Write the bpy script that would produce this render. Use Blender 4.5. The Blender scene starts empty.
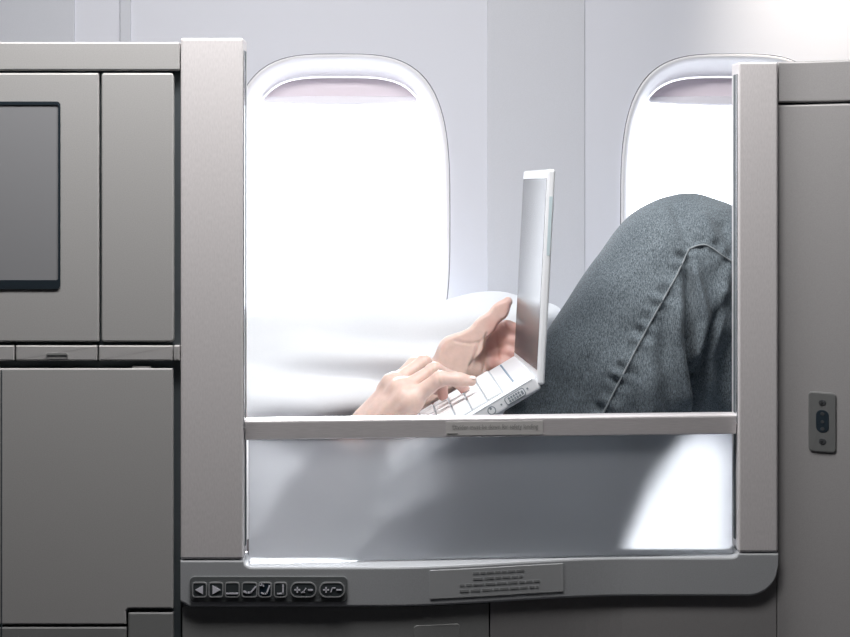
import bpy, bmesh, math, random
import numpy as np
from mathutils import Vector, Matrix
from mathutils.bvhtree import BVHTree

random.seed(4)
rng = np.random.default_rng(4)
SC = bpy.context.scene
COL = SC.collection
EYE = 1.15            # camera height (m); the lens is shifted, so verticals stay vertical
FPX = 2000.0          # focal length in pixels
HOR = 170.0           # image row of the eye level


def P(px, py, Y):
    """A point of the photograph taken out to distance Y, in metres."""
    return Vector(((px - 425.0) * Y / FPX, Y, EYE - (py - HOR) * Y / FPX))


def X(px, Y=2.0):
    return (px - 425.0) * Y / FPX


def Z(py, Y=2.0):
    return EYE - (py - HOR) * Y / FPX


# ----------------------------------------------------------------- materials
def mat(name, base, rough=0.5, metal=0.0, **kw):
    m = bpy.data.materials.new(name)
    m.use_nodes = True
    nt = m.node_tree
    b = nt.nodes['Principled BSDF']
    b.inputs['Base Color'].default_value = (*base, 1)
    b.inputs['Roughness'].default_value = rough
    b.inputs['Metallic'].default_value = metal
    for k, v in kw.items():
        b.inputs[k.replace('_', ' ')].default_value = v
    return m


def noise_bump(m, scale, strength, dist=0.001, stretch=(1, 1, 1), color_amt=0.0, detail=3.0):
    nt = m.node_tree
    N, L = nt.nodes, nt.links
    b = N['Principled BSDF']
    tc = N.new('ShaderNodeTexCoord')
    mp = N.new('ShaderNodeMapping')
    mp.inputs['Scale'].default_value = stretch
    nz = N.new('ShaderNodeTexNoise')
    nz.inputs['Scale'].default_value = scale
    nz.inputs['Detail'].default_value = detail
    L.new(tc.outputs['Object'], mp.inputs['Vector'])
    L.new(mp.outputs['Vector'], nz.inputs['Vector'])
    if strength > 0:
        bp = N.new('ShaderNodeBump')
        bp.inputs['Strength'].default_value = strength
        bp.inputs['Distance'].default_value = dist
        L.new(nz.outputs['Fac'], bp.inputs['Height'])
        L.new(bp.outputs['Normal'], b.inputs['Normal'])
    if color_amt > 0:
        base = b.inputs['Base Color'].default_value[:3]
        rp = N.new('ShaderNodeValToRGB')
        rp.color_ramp.elements[0].position = 0.3
        rp.color_ramp.elements[1].position = 0.7
        rp.color_ramp.elements[0].color = (*[max(0, c * (1 - color_amt)) for c in base], 1)
        rp.color_ramp.elements[1].color = (*[min(1, c * (1 + color_amt)) for c in base], 1)
        L.new(nz.outputs['Fac'], rp.inputs['Fac'])
        L.new(rp.outputs['Color'], b.inputs['Base Color'])
    return m


M = {}
M['panel'] = noise_bump(mat('grey_laminate', (.51, .505, .502), .46, .12), 900, .06, .0004, color_amt=.06)
M['panel_dark'] = noise_bump(mat('dark_grey_laminate', (.29, .295, .295), .5, .12), 900, .06, .0004, color_amt=.06)
M['strip'] = noise_bump(mat('pale_grey_laminate', (.56, .55, .55), .42, .15), 900, .05, .0004, color_amt=.05)
M['silver'] = noise_bump(mat('satin_silver', (.90, .865, .875), .40, .25), 700, .05, .0004, stretch=(1, 1, .3), color_amt=.05)
M['beam'] = noise_bump(mat('satin_grey_metal', (.58, .60, .625), .42, .3), 700, .05, .0004, color_amt=.05)
M['rail'] = noise_bump(mat('brushed_aluminium', (.82, .785, .80), .34, .4), 500, .08, .0004, stretch=(.15, 1, 4), color_amt=.06)
M['gap'] = mat('dark_gap', (.13, .155, .17), .6)
M['gap_trim'] = mat('dark_teal_gasket', (.06, .08, .095), .45)
M['chrome'] = mat('bright_metal', (.85, .87, .9), .18, .9)
M['label'] = mat('grey_film_label', (.60, .585, .58), .5, .1)
M['label_dim'] = mat('dim_film_label', (.50, .515, .53), .45, .1)
M['ink'] = mat('grey_ink', (.30, .30, .295), .6)
M['ink_dim'] = mat('dim_ink', (.30, .31, .32), .6)
M['keypad'] = mat('keypad_plate', (.13, .14, .145), .5)
M['button'] = mat('button_rubber', (.045, .055, .06), .5)
M['button_on'] = mat('button_selected', (.008, .02, .035), .4)
M['button_ring'] = mat('button_ring', (.35, .36, .37), .45)
M['icon'] = mat('icon_print', (.80, .80, .88), .5)
M['monitor'] = mat('monitor_glass', (.40, .405, .425), .33, .25)
M['monitor_edge'] = mat('monitor_edge', (.02, .03, .04), .4)
M['wall'] = noise_bump(mat('cabin_wall', (.70, .712, .775), .6), 1200, .08, .0004, color_amt=.03)
M['trim'] = noise_bump(mat('cabin_wall_trim', (.60, .615, .665), .55), 1200, .06, .0004, color_amt=.03)
M['joint'] = noise_bump(mat('cabin_wall_joint', (.62, .632, .68), .6), 1200, .06, .0004, color_amt=.03)
M['shell'] = noise_bump(mat('shell_laminate', (.33, .322, .325), .46, .12), 900, .06, .0004, color_amt=.06)
M['reveal'] = mat('window_reveal', (.86, .85, .88), .45)
M['shade_lip'] = mat('shade_lip', (.80, .78, .83), .4)
M['groove'] = mat('window_gasket', (.10, .10, .12), .6)
M['floor'] = noise_bump(mat('carpet', (.10, .10, .11), .95), 500, .4, .002, color_amt=.2)
M['ceiling'] = mat('ceiling_panel', (.45, .45, .46), .7)
M['aisle_wall'] = mat('far_cabin_wall', (.12, .12, .125), .7)
M['seat'] = noise_bump(mat('seat_fabric', (.46, .50, .56), .85), 700, .3, .001, color_amt=.12)
M['ledge'] = mat('ledge_laminate', (.72, .72, .74), .5)
M['blanket'] = noise_bump(mat('white_blanket', (.75, .775, .81), .9), 900, .25, .0006, color_amt=.02)
M['tshirt'] = noise_bump(mat('white_tshirt', (.84, .85, .88), .9), 700, .2, .0006)
M['sleeve'] = noise_bump(mat('mauve_grey_knit', (.13, .113, .12), .95), 700, .3, .0008)
M['hair'] = noise_bump(mat('brown_hair', (.06, .035, .02), .5), 300, .5, .002, stretch=(1, 1, .2))
M['shoe'] = mat('sock_grey', (.25, .26, .28), .9)
M['seam'] = mat('denim_seam', (.30, .33, .35), .85)
M['nail'] = mat('fingernail', (.93, .78, .73), .3)
M['eye'] = mat('eye_white', (.85, .85, .83), .2)
M['laptop'] = mat('white_laptop_shell', (.82, .84, .87), .30)
M['laptop_key'] = mat('white_key', (.84, .86, .88), .4)
M['laptop_gap'] = mat('key_gap', (.42, .46, .50), .6)
M['laptop_mark'] = mat('port_grey', (.22, .26, .30), .5)
M['laptop_blue'] = mat('blue_grey_strip', (.12, .22, .32), .4)
M['laptop_screen'] = mat('laptop_display', (.10, .102, .108), .16, Specular_IOR_Level=.05)
M['laptop_edge'] = mat('pale_blue_edge', (.55, .66, .70), .35)
M['socket'] = mat('socket_dark', (.015, .025, .035), .4)
M['socket_plate'] = mat('socket_plate', (.16, .165, .165), .45, .2)
M['glow'] = mat('added_glow', (.9, .9, .9), .5, Emission_Color=(.95, .97, 1, 1), Emission_Strength=4.0)  # emission for the box added behind the divider, not a real fitting
M['screw'] = mat('screw_head', (.09, .095, .10), .4, .5)

# skin
sk = mat('skin', (.70, .515, .45), .48, Subsurface_Weight=.25, Subsurface_Scale=.006)
sk.node_tree.nodes['Principled BSDF'].inputs['Subsurface Radius'].default_value = (1.0, .35, .2)
M['skin'] = noise_bump(sk, 130, .25, .0012, color_amt=.05, detail=6)
nt = sk.node_tree; N, L = nt.nodes, nt.links      # palms and fingertips are naturally pinker
bs = N['Principled BSDF']; src = bs.inputs['Base Color'].links[0].from_socket
at = N.new('ShaderNodeAttribute'); at.attribute_name = 'flush'
mx = N.new('ShaderNodeMixRGB'); mx.inputs['Color2'].default_value = (.62, .33, .29, 1)
ml_ = N.new('ShaderNodeMath'); ml_.operation = 'MULTIPLY'; ml_.inputs[1].default_value = .7
L.new(at.outputs['Fac'], ml_.inputs[0]); L.new(ml_.outputs[0], mx.inputs['Fac'])
L.new(src, mx.inputs['Color1']); L.new(mx.outputs['Color'], bs.inputs['Base Color'])

# denim: speckled weave plus twill bump
dn = mat('grey_blue_denim', (.13, .155, .17), .92)
nt = dn.node_tree; N, L = nt.nodes, nt.links
bs = N['Principled BSDF']
tc = N.new('ShaderNodeTexCoord')
n1 = N.new('ShaderNodeTexNoise'); n1.inputs['Scale'].default_value = 900; n1.inputs['Detail'].default_value = 2
n2 = N.new('ShaderNodeTexNoise'); n2.inputs['Scale'].default_value = 14; n2.inputs['Detail'].default_value = 4
mp = N.new('ShaderNodeMapping'); mp.inputs['Rotation'].default_value = (0, .5, 0); mp.inputs['Scale'].default_value = (2.2, 1, .35)
n3 = N.new('ShaderNodeTexNoise'); n3.inputs['Scale'].default_value = 620; n3.inputs['Detail'].default_value = 1
L.new(tc.outputs['Object'], n1.inputs['Vector']); L.new(tc.outputs['Object'], n2.inputs['Vector'])
L.new(tc.outputs['Object'], mp.inputs['Vector']); L.new(mp.outputs['Vector'], n3.inputs['Vector'])
r1 = N.new('ShaderNodeValToRGB')
r1.color_ramp.elements[0].position = .36; r1.color_ramp.elements[0].color = (.052, .068, .080, 1)
r1.color_ramp.elements[1].position = .66; r1.color_ramp.elements[1].color = (.285, .335, .37, 1)
ad = N.new('ShaderNodeMath'); ad.operation = 'ADD'
m2 = N.new('ShaderNodeMath'); m2.operation = 'MULTIPLY'; m2.inputs[1].default_value = .45
m3 = N.new('ShaderNodeMath'); m3.operation = 'MULTIPLY'; m3.inputs[1].default_value = .55
L.new(n1.outputs['Fac'], m2.inputs[0]); L.new(n3.outputs['Fac'], m3.inputs[0])
L.new(m2.outputs[0], ad.inputs[0]); L.new(m3.outputs[0], ad.inputs[1])
L.new(ad.outputs[0], r1.inputs['Fac'])
mx = N.new('ShaderNodeMixRGB'); mx.blend_type = 'MULTIPLY'; mx.inputs['Fac'].default_value = .5
r2 = N.new('ShaderNodeValToRGB')
r2.color_ramp.elements[0].position = .3; r2.color_ramp.elements[0].color = (.6, .62, .65, 1)
r2.color_ramp.elements[1].position = .7; r2.color_ramp.elements[1].color = (1, 1, 1, 1)
L.new(n2.outputs['Fac'], r2.inputs['Fac'])
L.new(r1.outputs['Color'], mx.inputs['Color1']); L.new(r2.outputs['Color'], mx.inputs['Color2'])
L.new(mx.outputs['Color'], bs.inputs['Base Color'])
bp = N.new('ShaderNodeBump'); bp.inputs['Strength'].default_value = .35; bp.inputs['Distance'].default_value = .0008
L.new(ad.outputs[0], bp.inputs['Height']); L.new(bp.outputs['Normal'], bs.inputs['Normal'])
bs.inputs['Sheen Weight'].default_value = .15
M['denim'] = dn

# frosted divider: rough see-through plastic with a little milkiness
fr = bpy.data.materials.new('frosted_plastic'); fr.use_nodes = True
nt = fr.node_tree; N, L = nt.nodes, nt.links; N.clear()
out = N.new('ShaderNodeOutputMaterial')
rf = N.new('ShaderNodeBsdfRefraction'); rf.inputs['Color'].default_value = (.95, .96, .98, 1)
rf.inputs['Roughness'].default_value = .25; rf.inputs['IOR'].default_value = 1.32
tl = N.new('ShaderNodeBsdfTranslucent'); tl.inputs['Color'].default_value = (.85, .87, .9, 1)
gl = N.new('ShaderNodeBsdfGlossy'); gl.inputs['Roughness'].default_value = .3; gl.inputs['Color'].default_value = (.8, .8, .82, 1)
df = N.new('ShaderNodeBsdfDiffuse'); df.inputs['Color'].default_value = (.8, .83, .87, 1)
md = N.new('ShaderNodeMixShader'); md.inputs['Fac'].default_value = .50
L.new(tl.outputs[0], md.inputs[1]); L.new(df.outputs[0], md.inputs[2])
ma = N.new('ShaderNodeMixShader'); ma.inputs['Fac'].default_value = .40
mb = N.new('ShaderNodeMixShader'); mb.inputs['Fac'].default_value = .10
L.new(rf.outputs[0], ma.inputs[1]); L.new(md.outputs[0], ma.inputs[2])
L.new(ma.outputs[0], mb.inputs[1]); L.new(gl.outputs[0], mb.inputs[2]); L.new(mb.outputs[0], out.inputs['Surface'])
M['frost'] = fr

# window pane: thin clear acrylic
gp = bpy.data.materials.new('window_acrylic'); gp.use_nodes = True
nt = gp.node_tree; N, L = nt.nodes, nt.links; N.clear()
out = N.new('ShaderNodeOutputMaterial')
tr = N.new('ShaderNodeBsdfTransparent'); tr.inputs['Color'].default_value = (.97, .98, 1, 1)
gl = N.new('ShaderNodeBsdfGlossy'); gl.inputs['Roughness'].default_value = .03
mb = N.new('ShaderNodeMixShader'); mb.inputs['Fac'].default_value = .06
L.new(tr.outputs[0], mb.inputs[1]); L.new(gl.outputs[0], mb.inputs[2]); L.new(mb.outputs[0], out.inputs['Surface'])
M['pane'] = gp

# window shade: pinkish plastic that lets some light through
sh = bpy.data.materials.new('window_shade'); sh.use_nodes = True
nt = sh.node_tree; N, L = nt.nodes, nt.links
bs = N['Principled BSDF']; bs.inputs['Base Color'].default_value = (.84, .77, .82, 1); bs.inputs['Roughness'].default_value = .5
tl = N.new('ShaderNodeBsdfTranslucent'); tl.inputs['Color'].default_value = (.8, .70, .78, 1)
ma = N.new('ShaderNodeMixShader'); ma.inputs['Fac'].default_value = .10
L.new(bs.outputs[0], ma.inputs[1]); L.new(tl.outputs[0], ma.inputs[2]); L.new(ma.outputs[0], N['Material Output'].inputs['Surface'])
M['shade'] = sh


# ------------------------------------------------------------------- helpers
def link(name, me, m, parent=None, smooth=False):
    o = bpy.data.objects.new(name, me)
    COL.objects.link(o)
    for k in (m if isinstance(m, (list, tuple)) else [m]):
        me.materials.append(k)
    if smooth:
        me.polygons.foreach_set('use_smooth', [True] * len(me.polygons))
    if parent is not None:
        o.parent = parent
        w = parent
        off = Vector((0, 0, 0))
        while w is not None:
            off += w.location
            w = w.parent
        # children are written in world coordinates
        o.location = -off
    return o


def obj(name, bm, m, parent=None, smooth=False):
    bmesh.ops.recalc_face_normals(bm, faces=bm.faces[:])
    me = bpy.data.meshes.new(name)
    bm.to_mesh(me); bm.free()
    return link(name, me, m, parent, smooth)


def thing(name, label, cat, loc=(0, 0, 0), group=None):
    o = bpy.data.objects.new(name, None)
    COL.objects.link(o)
    o.location = loc
    o.empty_display_size = .05
    o['label'] = label; o['category'] = cat
    if group: o['group'] = group
    return o


def struct(o):
    o['kind'] = 'structure'
    return o


def add_box(bm, x0, x1, y0, y1, z0, z1, bev=0.0, seg=2, mi=0):
    r = bmesh.ops.create_cube(bm, size=1)
    vs = r['verts']
    for v in vs:
        v.co = Vector((x0 + (v.co.x + .5) * (x1 - x0), y0 + (v.co.y + .5) * (y1 - y0), z0 + (v.co.z + .5) * (z1 - z0)))
    fs = set(f for v in vs for f in v.link_faces)
    for f in fs: f.material_index = mi
    if bev > 0:
        es = list(set(e for v in vs for e in v.link_edges))
        r2 = bmesh.ops.bevel(bm, geom=es, offset=bev, segments=seg, profile=.5, affect='EDGES')
        for f in r2['faces']: f.material_index = mi


def rrect(x0, x1, z0, z1, r, n=6):
    pts = []
    if not isinstance(r, (tuple, list)): r = (r, r, r, r)   # (right-bottom, right-top, left-top, left-bottom)
    cs = [(x1, z0, -90, r[0], -1, 1), (x1, z1, 0, r[1], -1, -1), (x0, z1, 90, r[2], 1, -1), (x0, z0, 180, r[3], 1, 1)]
    for cx, cz, a0, rr, sx, sz in cs:
        if rr <= 0:
            pts.append((cx, cz)); continue
        for i in range(n + 1):
            a = math.radians(a0 + 90 * i / n)
            pts.append((cx + sx * rr + rr * math.cos(a), cz + sz * rr + rr * math.sin(a)))
    return pts


def add_prism(bm, pts, y0, y1, bev=0.0, mi=0, yfun=None):
    """Outline in x-z (counter-clockwise seen from -y), from front y0 to back y1."""
    def inset(p, d):
        n = len(p); res = []
        for i in range(n):
            a = Vector(p[i - 1]); b = Vector(p[i]); c = Vector(p[(i + 1) % n])
            e1 = (b - a); e2 = (c - b)
            if e1.length < 1e-9 or e2.length < 1e-9:
                res.append(p[i]); continue
            e1.normalize(); e2.normalize()
            n1 = Vector((-e1.y, e1.x)); n2 = Vector((-e2.y, e2.x))
            nn = n1 + n2
            k = 1 + n1.dot(n2)
            nn = nn / max(k, .3)
            res.append((b.x + nn.x * d, b.y + nn.y * d))
        return res
    yf = yfun or (lambda x: 0.0)
    rings = []
    if bev > 0:
        for t in (0, 45, 90):
            a = math.radians(t)
            q = inset(pts, bev * (1 - math.sin(a)))
            rings.append([bm.verts.new((x, y0 + bev * (1 - math.cos(a)) + yf(x), z)) for x, z in q])
    else:
        rings.append([bm.verts.new((x, y0 + yf(x), z)) for x, z in pts])
    rings.append([bm.verts.new((x, y1 + yf(x), z)) for x, z in pts])
    n = len(pts)
    fs = [bm.faces.new(rings[0])]
    for a, b in zip(rings[:-1], rings[1:]):
        for i in range(n):
            fs.append(bm.faces.new((a[i], b[i], b[(i + 1) % n], a[(i + 1) % n])))
    fs.append(bm.faces.new(rings[-1][::-1]))
    for f in fs: f.material_index = mi


def add_ring(bm, outer, inner, y0, y1, mi=0):
    n = len(outer)
    A = [bm.verts.new((x, y0, z)) for x, z in outer]; B = [bm.verts.new((x, y0, z)) for x, z in inner]
    C = [bm.verts.new((x, y1, z)) for x, z in outer]; D = [bm.verts.new((x, y1, z)) for x, z in inner]
    for i in range(n):
        j = (i + 1) % n
        for q in ((A[i], A[j], B[j], B[i]), (C[i], C[j], A[j], A[i]), (B[i], B[j], D[j], D[i]), (D[i], D[j], C[j], C[i])):
            f = bm.faces.new(q); f.material_index = mi


def add_sections(bm, secs, caps=True, mi=0):
    R = [[bm.verts.new(p) for p in s] for s in secs]
    n = len(R[0])
    for a, b in zip(R[:-1], R[1:]):
        for i in range(n):
            f = bm.faces.new((a[i], a[(i + 1) % n], b[(i + 1) % n], b[i])); f.material_index = mi
    if caps:
        for s in (R[0], R[-1][::-1]):
            f = bm.faces.new(s); f.material_index = mi


def add_tube(bm, pts, r, n=8, mi=0):
    pts = [Vector(p) for p in pts]
    secs = []
    for i, p in enumerate(pts):
        t = (pts[min(i + 1, len(pts) - 1)] - pts[max(i - 1, 0)]).normalized()
        u = t.cross(Vector((0, 1, 0)))
        if u.length < 1e-4: u = t.cross(Vector((1, 0, 0)))
        u.normalize(); w = t.cross(u)
        rr = r[i] if isinstance(r, (list, tuple)) else r
        secs.append([p + (u * math.cos(2 * math.pi * k / n) + w * math.sin(2 * math.pi * k / n)) * rr for k in range(n)])
    add_sections(bm, secs, True, mi)


def text_bm(bm, body, cx, cz, y, width, height, mi=0, yfun=None):
    cu = bpy.data.curves.new('text', 'FONT')
    cu.body = body; cu.align_x = 'CENTER'; cu.align_y = 'CENTER'; cu.size = 1
    to = bpy.data.objects.new('text', cu); COL.objects.link(to)
    bpy.context.view_layer.update()
    me = bpy.data.meshes.new_from_object(to.evaluated_get(bpy.context.evaluated_depsgraph_get()))
    bpy.data.objects.remove(to); bpy.data.curves.remove(cu)
    co = np.array([v.co[:] for v in me.vertices])
    mn, mxx = co.min(0), co.max(0)
    sx = width / (mxx[0] - mn[0]); sz = height / (mxx[1] - mn[1])
    vs = []
    for c in co:
        x = cx + (c[0] - (mn[0] + mxx[0]) / 2) * sx
        z = cz + (c[1] - (mn[1] + mxx[1]) / 2) * sz
        vs.append(bm.verts.new((x, y + (yfun(x) if yfun else 0), z)))
    for p in me.polygons:
        try:
            f = bm.faces.new([vs[i] for i in p.vertices]); f.material_index = mi
        except ValueError:
            pass
    bpy.data.meshes.remove(me)


# --- soft solids: smooth unions of tapered limbs, meshed with surface nets
class Solid:
    def __init__(self, lo, hi, h):
        self.h = h
        self.lo = np.array(lo, float)
        self.n = np.ceil((np.array(hi, float) - self.lo) / h).astype(int) + 1
        self.F = np.full(tuple(self.n), 1.0, dtype=np.float32)

    def _win(self, a, b, pad):
        i0 = np.clip(np.floor((np.minimum(a, b) - pad - self.lo) / self.h).astype(int), 0, self.n - 1)
        i1 = np.clip(np.ceil((np.maximum(a, b) + pad - self.lo) / self.h).astype(int) + 1, 1, self.n)
        ax = [self.lo[k] + self.h * np.arange(i0[k], i1[k]) for k in range(3)]
        return tuple(slice(i0[k], i1[k]) for k in range(3)), ax

    def cone(self, a, b, ra, rb, k=.01, squash=None):
        """Tapered capsule a->b; squash = (axis vector, factor): thinner along the axis."""
        a = np.array(a, float); b = np.array(b, float)
        rm = max(ra, rb)
        sl, ax = self._win(a, b, rm * 1.6 + k + 3 * self.h)
        if any(s.stop <= s.start for s in sl): return
        gx, gy, gz = np.meshgrid(*ax, indexing='ij', sparse=True)
        d = b - a
        L2 = max(float(d @ d), 1e-12)
        px, py, pz = gx - a[0], gy - a[1], gz - a[2]
        t = np.clip((px * d[0] + py * d[1] + pz * d[2]) / L2, 0, 1)
        qx, qy, qz = px - t * d[0], py - t * d[1], pz - t * d[2]
        if squash is not None:
            n = np.array(squash[0], float); n /= np.linalg.norm(n)
            s = qx * n[0] + qy * n[1] + qz * n[2]
            g = 1.0 / squash[1] - 1.0
            qx, qy, qz = qx + n[0] * s * g, qy + n[1] * s * g, qz + n[2] * s * g
        dist = (np.sqrt(qx * qx + qy * qy + qz * qz) - (ra + (rb - ra) * t)).astype(np.float32)
        if squash is not None: dist *= (.5 + .5 * squash[1])
        f = self.F[sl]
        if k > 0:
            hh = np.maximum(k - np.abs(f - dist), 0) / k
            self.F[sl] = np.minimum(f, dist) - hh * hh * k * .25
        else:
            self.F[sl] = np.minimum(f, dist)

    def carve(self, a, b, ra, rb, k=.01):
        G = Solid.__new__(Solid); G.h, G.lo, G.n = self.h, self.lo, self.n
        G.F = np.full(tuple(self.n), 1.0, dtype=np.float32)
        G.cone(a, b, ra, rb, 0)
        f, g = self.F, -G.F
        hh = np.maximum(k - np.abs(f - g), 0) / k
        self.F = np.maximum(f, g) + hh * hh * k * .25

    def chain(self, pts, rs, k=.008):
        for i in range(len(pts) - 1):
            self.cone(pts[i], pts[i + 1], rs[i], rs[i + 1], k)

    def mesh(self):
        F = self.F.copy(); h = self.h
        F[0], F[-1] = 1, 1; F[:, 0], F[:, -1] = 1, 1; F[:, :, 0], F[:, :, -1] = 1, 1
        ins = F < 0
        sx, sy, sz = [k - 1 for k in F.shape]
        cnt = np.zeros((sx, sy, sz), np.int8)
        for i in (0, 1):
            for j in (0, 1):
                for l in (0, 1):
                    cnt += ins[i:i + sx, j:j + sy, l:l + sz]
        act = (cnt > 0) & (cnt < 8)
        ci = np.argwhere(act)
        idx = np.full(act.shape, -1, np.int64); idx[act] = np.arange(len(ci))
        acc = np.zeros((len(ci), 3)); num = np.zeros(len(ci))
        cor = [(i, j, l) for i in (0, 1) for j in (0, 1) for l in (0, 1)]
        for a in cor:
            for b in cor:
                df = [b[q] - a[q] for q in range(3)]
                if sum(df) != 1 or min(df) < 0: continue
                fa = F[ci[:, 0] + a[0], ci[:, 1] + a[1], ci[:, 2] + a[2]].astype(float)
                fb = F[ci[:, 0] + b[0], ci[:, 1] + b[1], ci[:, 2] + b[2]].astype(float)
                c = (fa < 0) != (fb < 0)
                t = np.where(c, fa / np.where(fa == fb, 1, fa - fb), 0)
                p = np.array(a)[None] + t[:, None] * np.array(df)[None]
                acc[c] += p[c]; num[c] += 1
        V = self.lo + h * (ci + acc / num[:, None])
        quads = []
        for axn in range(3):
            o1, o2 = [(1, 2), (2, 0), (0, 1)][axn]
            A = ins[tuple(slice(0, -1) if q == axn else slice(1, -1) for q in range(3))]
            B = ins[tuple(slice(1, None) if q == axn else slice(1, -1) for q in range(3))]
            for flip, mk in ((False, A & ~B), (True, ~A & B)):
                e = np.argwhere(mk)
                for q in range(3):
                    if q != axn: e[:, q] += 1
                d1 = np.zeros(3, int); d1[o1] = 1
                d2 = np.zeros(3, int); d2[o2] = 1
                f = [idx[tuple((e - d1 - d2).T)], idx[tuple((e - d2).T)], idx[tuple(e.T)], idx[tuple((e - d1).T)]]
                f = np.stack(f, 1)
                quads.append(f[:, ::-1] if flip else f)
        return V, np.concatenate(quads)


def smooth_pts(V, Q, it=2, lam=.5):
    for _ in range(it):
        S = np.zeros_like(V); C = np.zeros(len(V))
        for a, b in ((0, 1), (1, 2), (2, 3), (3, 0)):
            for i, j in ((a, b), (b, a)):
                for k in range(3):
                    S[:, k] += np.bincount(Q[:, i], V[Q[:, j], k], len(V))
                C += np.bincount(Q[:, i], minlength=len(V))
        V = V + lam * (S / np.maximum(C, 1)[:, None] - V)
    return V


def normals(V, Q):
    n = np.cross(V[Q[:, 2]] - V[Q[:, 0]], V[Q[:, 3]] - V[Q[:, 1]])
    R = np.zeros_like(V)
    for i in range(4):
        for k in range(3):
            R[:, k] += np.bincount(Q[:, i], n[:, k], len(V))
    return R / np.maximum(np.linalg.norm(R, axis=1), 1e-12)[:, None]


def np_mesh(name, parts):
    me = bpy.data.meshes.new(name)
    off = 0; VV = []; QQ = []
    for V, Q in parts:
        VV.append(V); QQ.append(Q + off); off += len(V)
    V = np.concatenate(VV); Q = np.concatenate(QQ)
    me.vertices.add(len(V)); me.vertices.foreach_set('co', V.astype(np.float32).ravel())
    me.loops.add(Q.size); me.loops.foreach_set('vertex_index', Q.astype(np.int32).ravel())
    me.polygons.add(len(Q)); me.polygons.foreach_set('loop_start', np.arange(0, Q.size, 4, dtype=np.int32))
    me.polygons.foreach_set('use_smooth', [True] * len(Q))
    me.update(calc_edges=True); me.validate()
    return me


def seg_dist(px, py, line):
    """Distance (and position along) from points to a polyline in the x-z plane."""
    best = np.full(px.shape, 1e9); pos = np.zeros(px.shape); s0 = 0; sgn = np.zeros(px.shape)
    for (ax, ay), (bx, by) in zip(line[:-1], line[1:]):
        dx, dy = bx - ax, by - ay
        L = math.hypot(dx, dy)
        t = np.clip(((px - ax) * dx + (py - ay) * dy) / (L * L), 0, 1)
        d = np.hypot(px - ax - t * dx, py - ay - t * dy)
        sd = ((px - ax) * dy - (py - ay) * dx) / L
        m = d < best
        best = np.where(m, d, best); pos = np.where(m, s0 + t * L, pos); sgn = np.where(m, np.sign(sd), sgn)
        s0 += L
    return best, pos / s0, sgn


# ------------------------------------------------------------------ the cabin
YW = 2.80
XL, XR, YB, ZT = -1.7, 1.7, -.7, 2.3


def superel(cx, cz, a, b, n, num=96):
    pts = []
    for i in range(num):
        t = 2 * math.pi * i / num
        c, s = math.cos(t), math.sin(t)
        pts.append((cx + a * math.copysign(abs(c) ** (2 / n), c), cz + b * math.copysign(abs(s) ** (2 / n), s)))
    return pts


WIN = [(X(338.5, YW), 1.082), (X(732, YW), 1.082)]
WA, WB, WN = .1555, .230, 3.4

bm = bmesh.new()
edges = []
def loop_edges(bm, pts, y):
    vs = [bm.verts.new((x, y, z)) for x, z in pts]
    return [bm.edges.new((vs[i], vs[(i + 1) % len(vs)])) for i in range(len(vs))]
edges += loop_edges(bm, [(XL, 0), (XR, 0), (XR, ZT), (XL, ZT)], YW)
for cx, cz in WIN:
    edges += loop_edges(bm, superel(cx, cz, WA + .0012, WB + .0012, WN), YW)
bmesh.ops.triangle_fill(bm, use_beauty=True, use_dissolve=False, edges=edges)
r = bmesh.ops.extrude_face_region(bm, geom=bm.faces[:])
for v in r['geom']:
    if isinstance(v, bmesh.types.BMVert): v.co.y += .03
struct(obj('wall_window_side', bm, M['wall']))

for i, (cx, cz) in enumerate(WIN):
    bm = bmesh.new()
    secs = []
    # moulded reveal: rolls in from the wall and narrows towards the pane
    prof = [(0.0, -.0015, 0), (.0012, -.0022, 0), (.004, -.0015, .0), (.009, .008, .1), (.0145, .024, .35), (.0185, .043, .7), (.0212, .062, 1), (.0225, .075, 1)]
    for ins, dy, t in prof:
        secs.append([Vector((x, YW + dy, z)) for x, z in superel(cx, cz, WA - ins, WB - ins * (1 + .30 * t), WN + .5 * t)])
    add_sections(bm, secs, caps=False)
    w = struct(obj('window_%d' % (i + 1), bm, M['reveal'], smooth=True))
    bm = bmesh.new()
    add_ring(bm, superel(cx, cz, WA + .004, WB + .004, WN), superel(cx, cz, WA - .002, WB - .002, WN), YW + .003, YW + .012)
    obj('gasket', bm, M['groove'], w)
    bm = bmesh.new()
    ai, bi = WA - .0222, WB - .0222 * 1.30; WI = WN + .5
    add_prism(bm, superel(cx, cz, ai, bi, WI), YW + .0755, YW + .0795)
    obj('pane', bm, M['pane'], w)
    zc = 1.2490
    up = [(x, z) for x, z in superel(cx, cz, ai - .001, bi - .001, WI, 192) if z > zc]
    up = sorted(up, key=lambda q: q[0], reverse=True)
    x_r, x_l = up[0][0], up[-1][0]
    low = [(x_l + (x_r - x_l) * k / 14, zc - .004 * math.sin(math.pi * k / 14)) for k in range(15)]
    bm = bmesh.new(); add_prism(bm, up + low, YW + .064, YW + .067)
    s = obj('shade', bm, M['shade'], w)
    bm = bmesh.new(); secs = []
    for q in range(25):
        t = q / 24
        x = x_l + .002 + (x_r - x_l - .004) * t
        zl = zc - .004 * math.sin(math.pi * t) - .003
        hh = .012 * (.35 + .65 * math.sin(math.pi * (.12 + .76 * t)))
        secs.append([Vector((x, YW + .064, zl)), Vector((x, YW + .0565, zl + .0005)), Vector((x, YW + .0545, zl + .003)), Vector((x, YW + .0575, zl + hh)), Vector((x, YW + .064, zl + hh + .002))])
    add_sections(bm, secs)
    obj('shade_lip', bm, M['shade_lip'], s)

k = 1
for a, b, d in ((-40, 75, .004), (120, 131, .004), (487, 585, .0022)):
    bm = bmesh.new()
    add_box(bm, X(a, YW), X(b, YW), YW - d, YW + .001, .5, ZT, .0015)
    struct(obj('trim_%d' % k, bm, M['joint' if a == 487 else 'trim'])); k += 1

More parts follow.
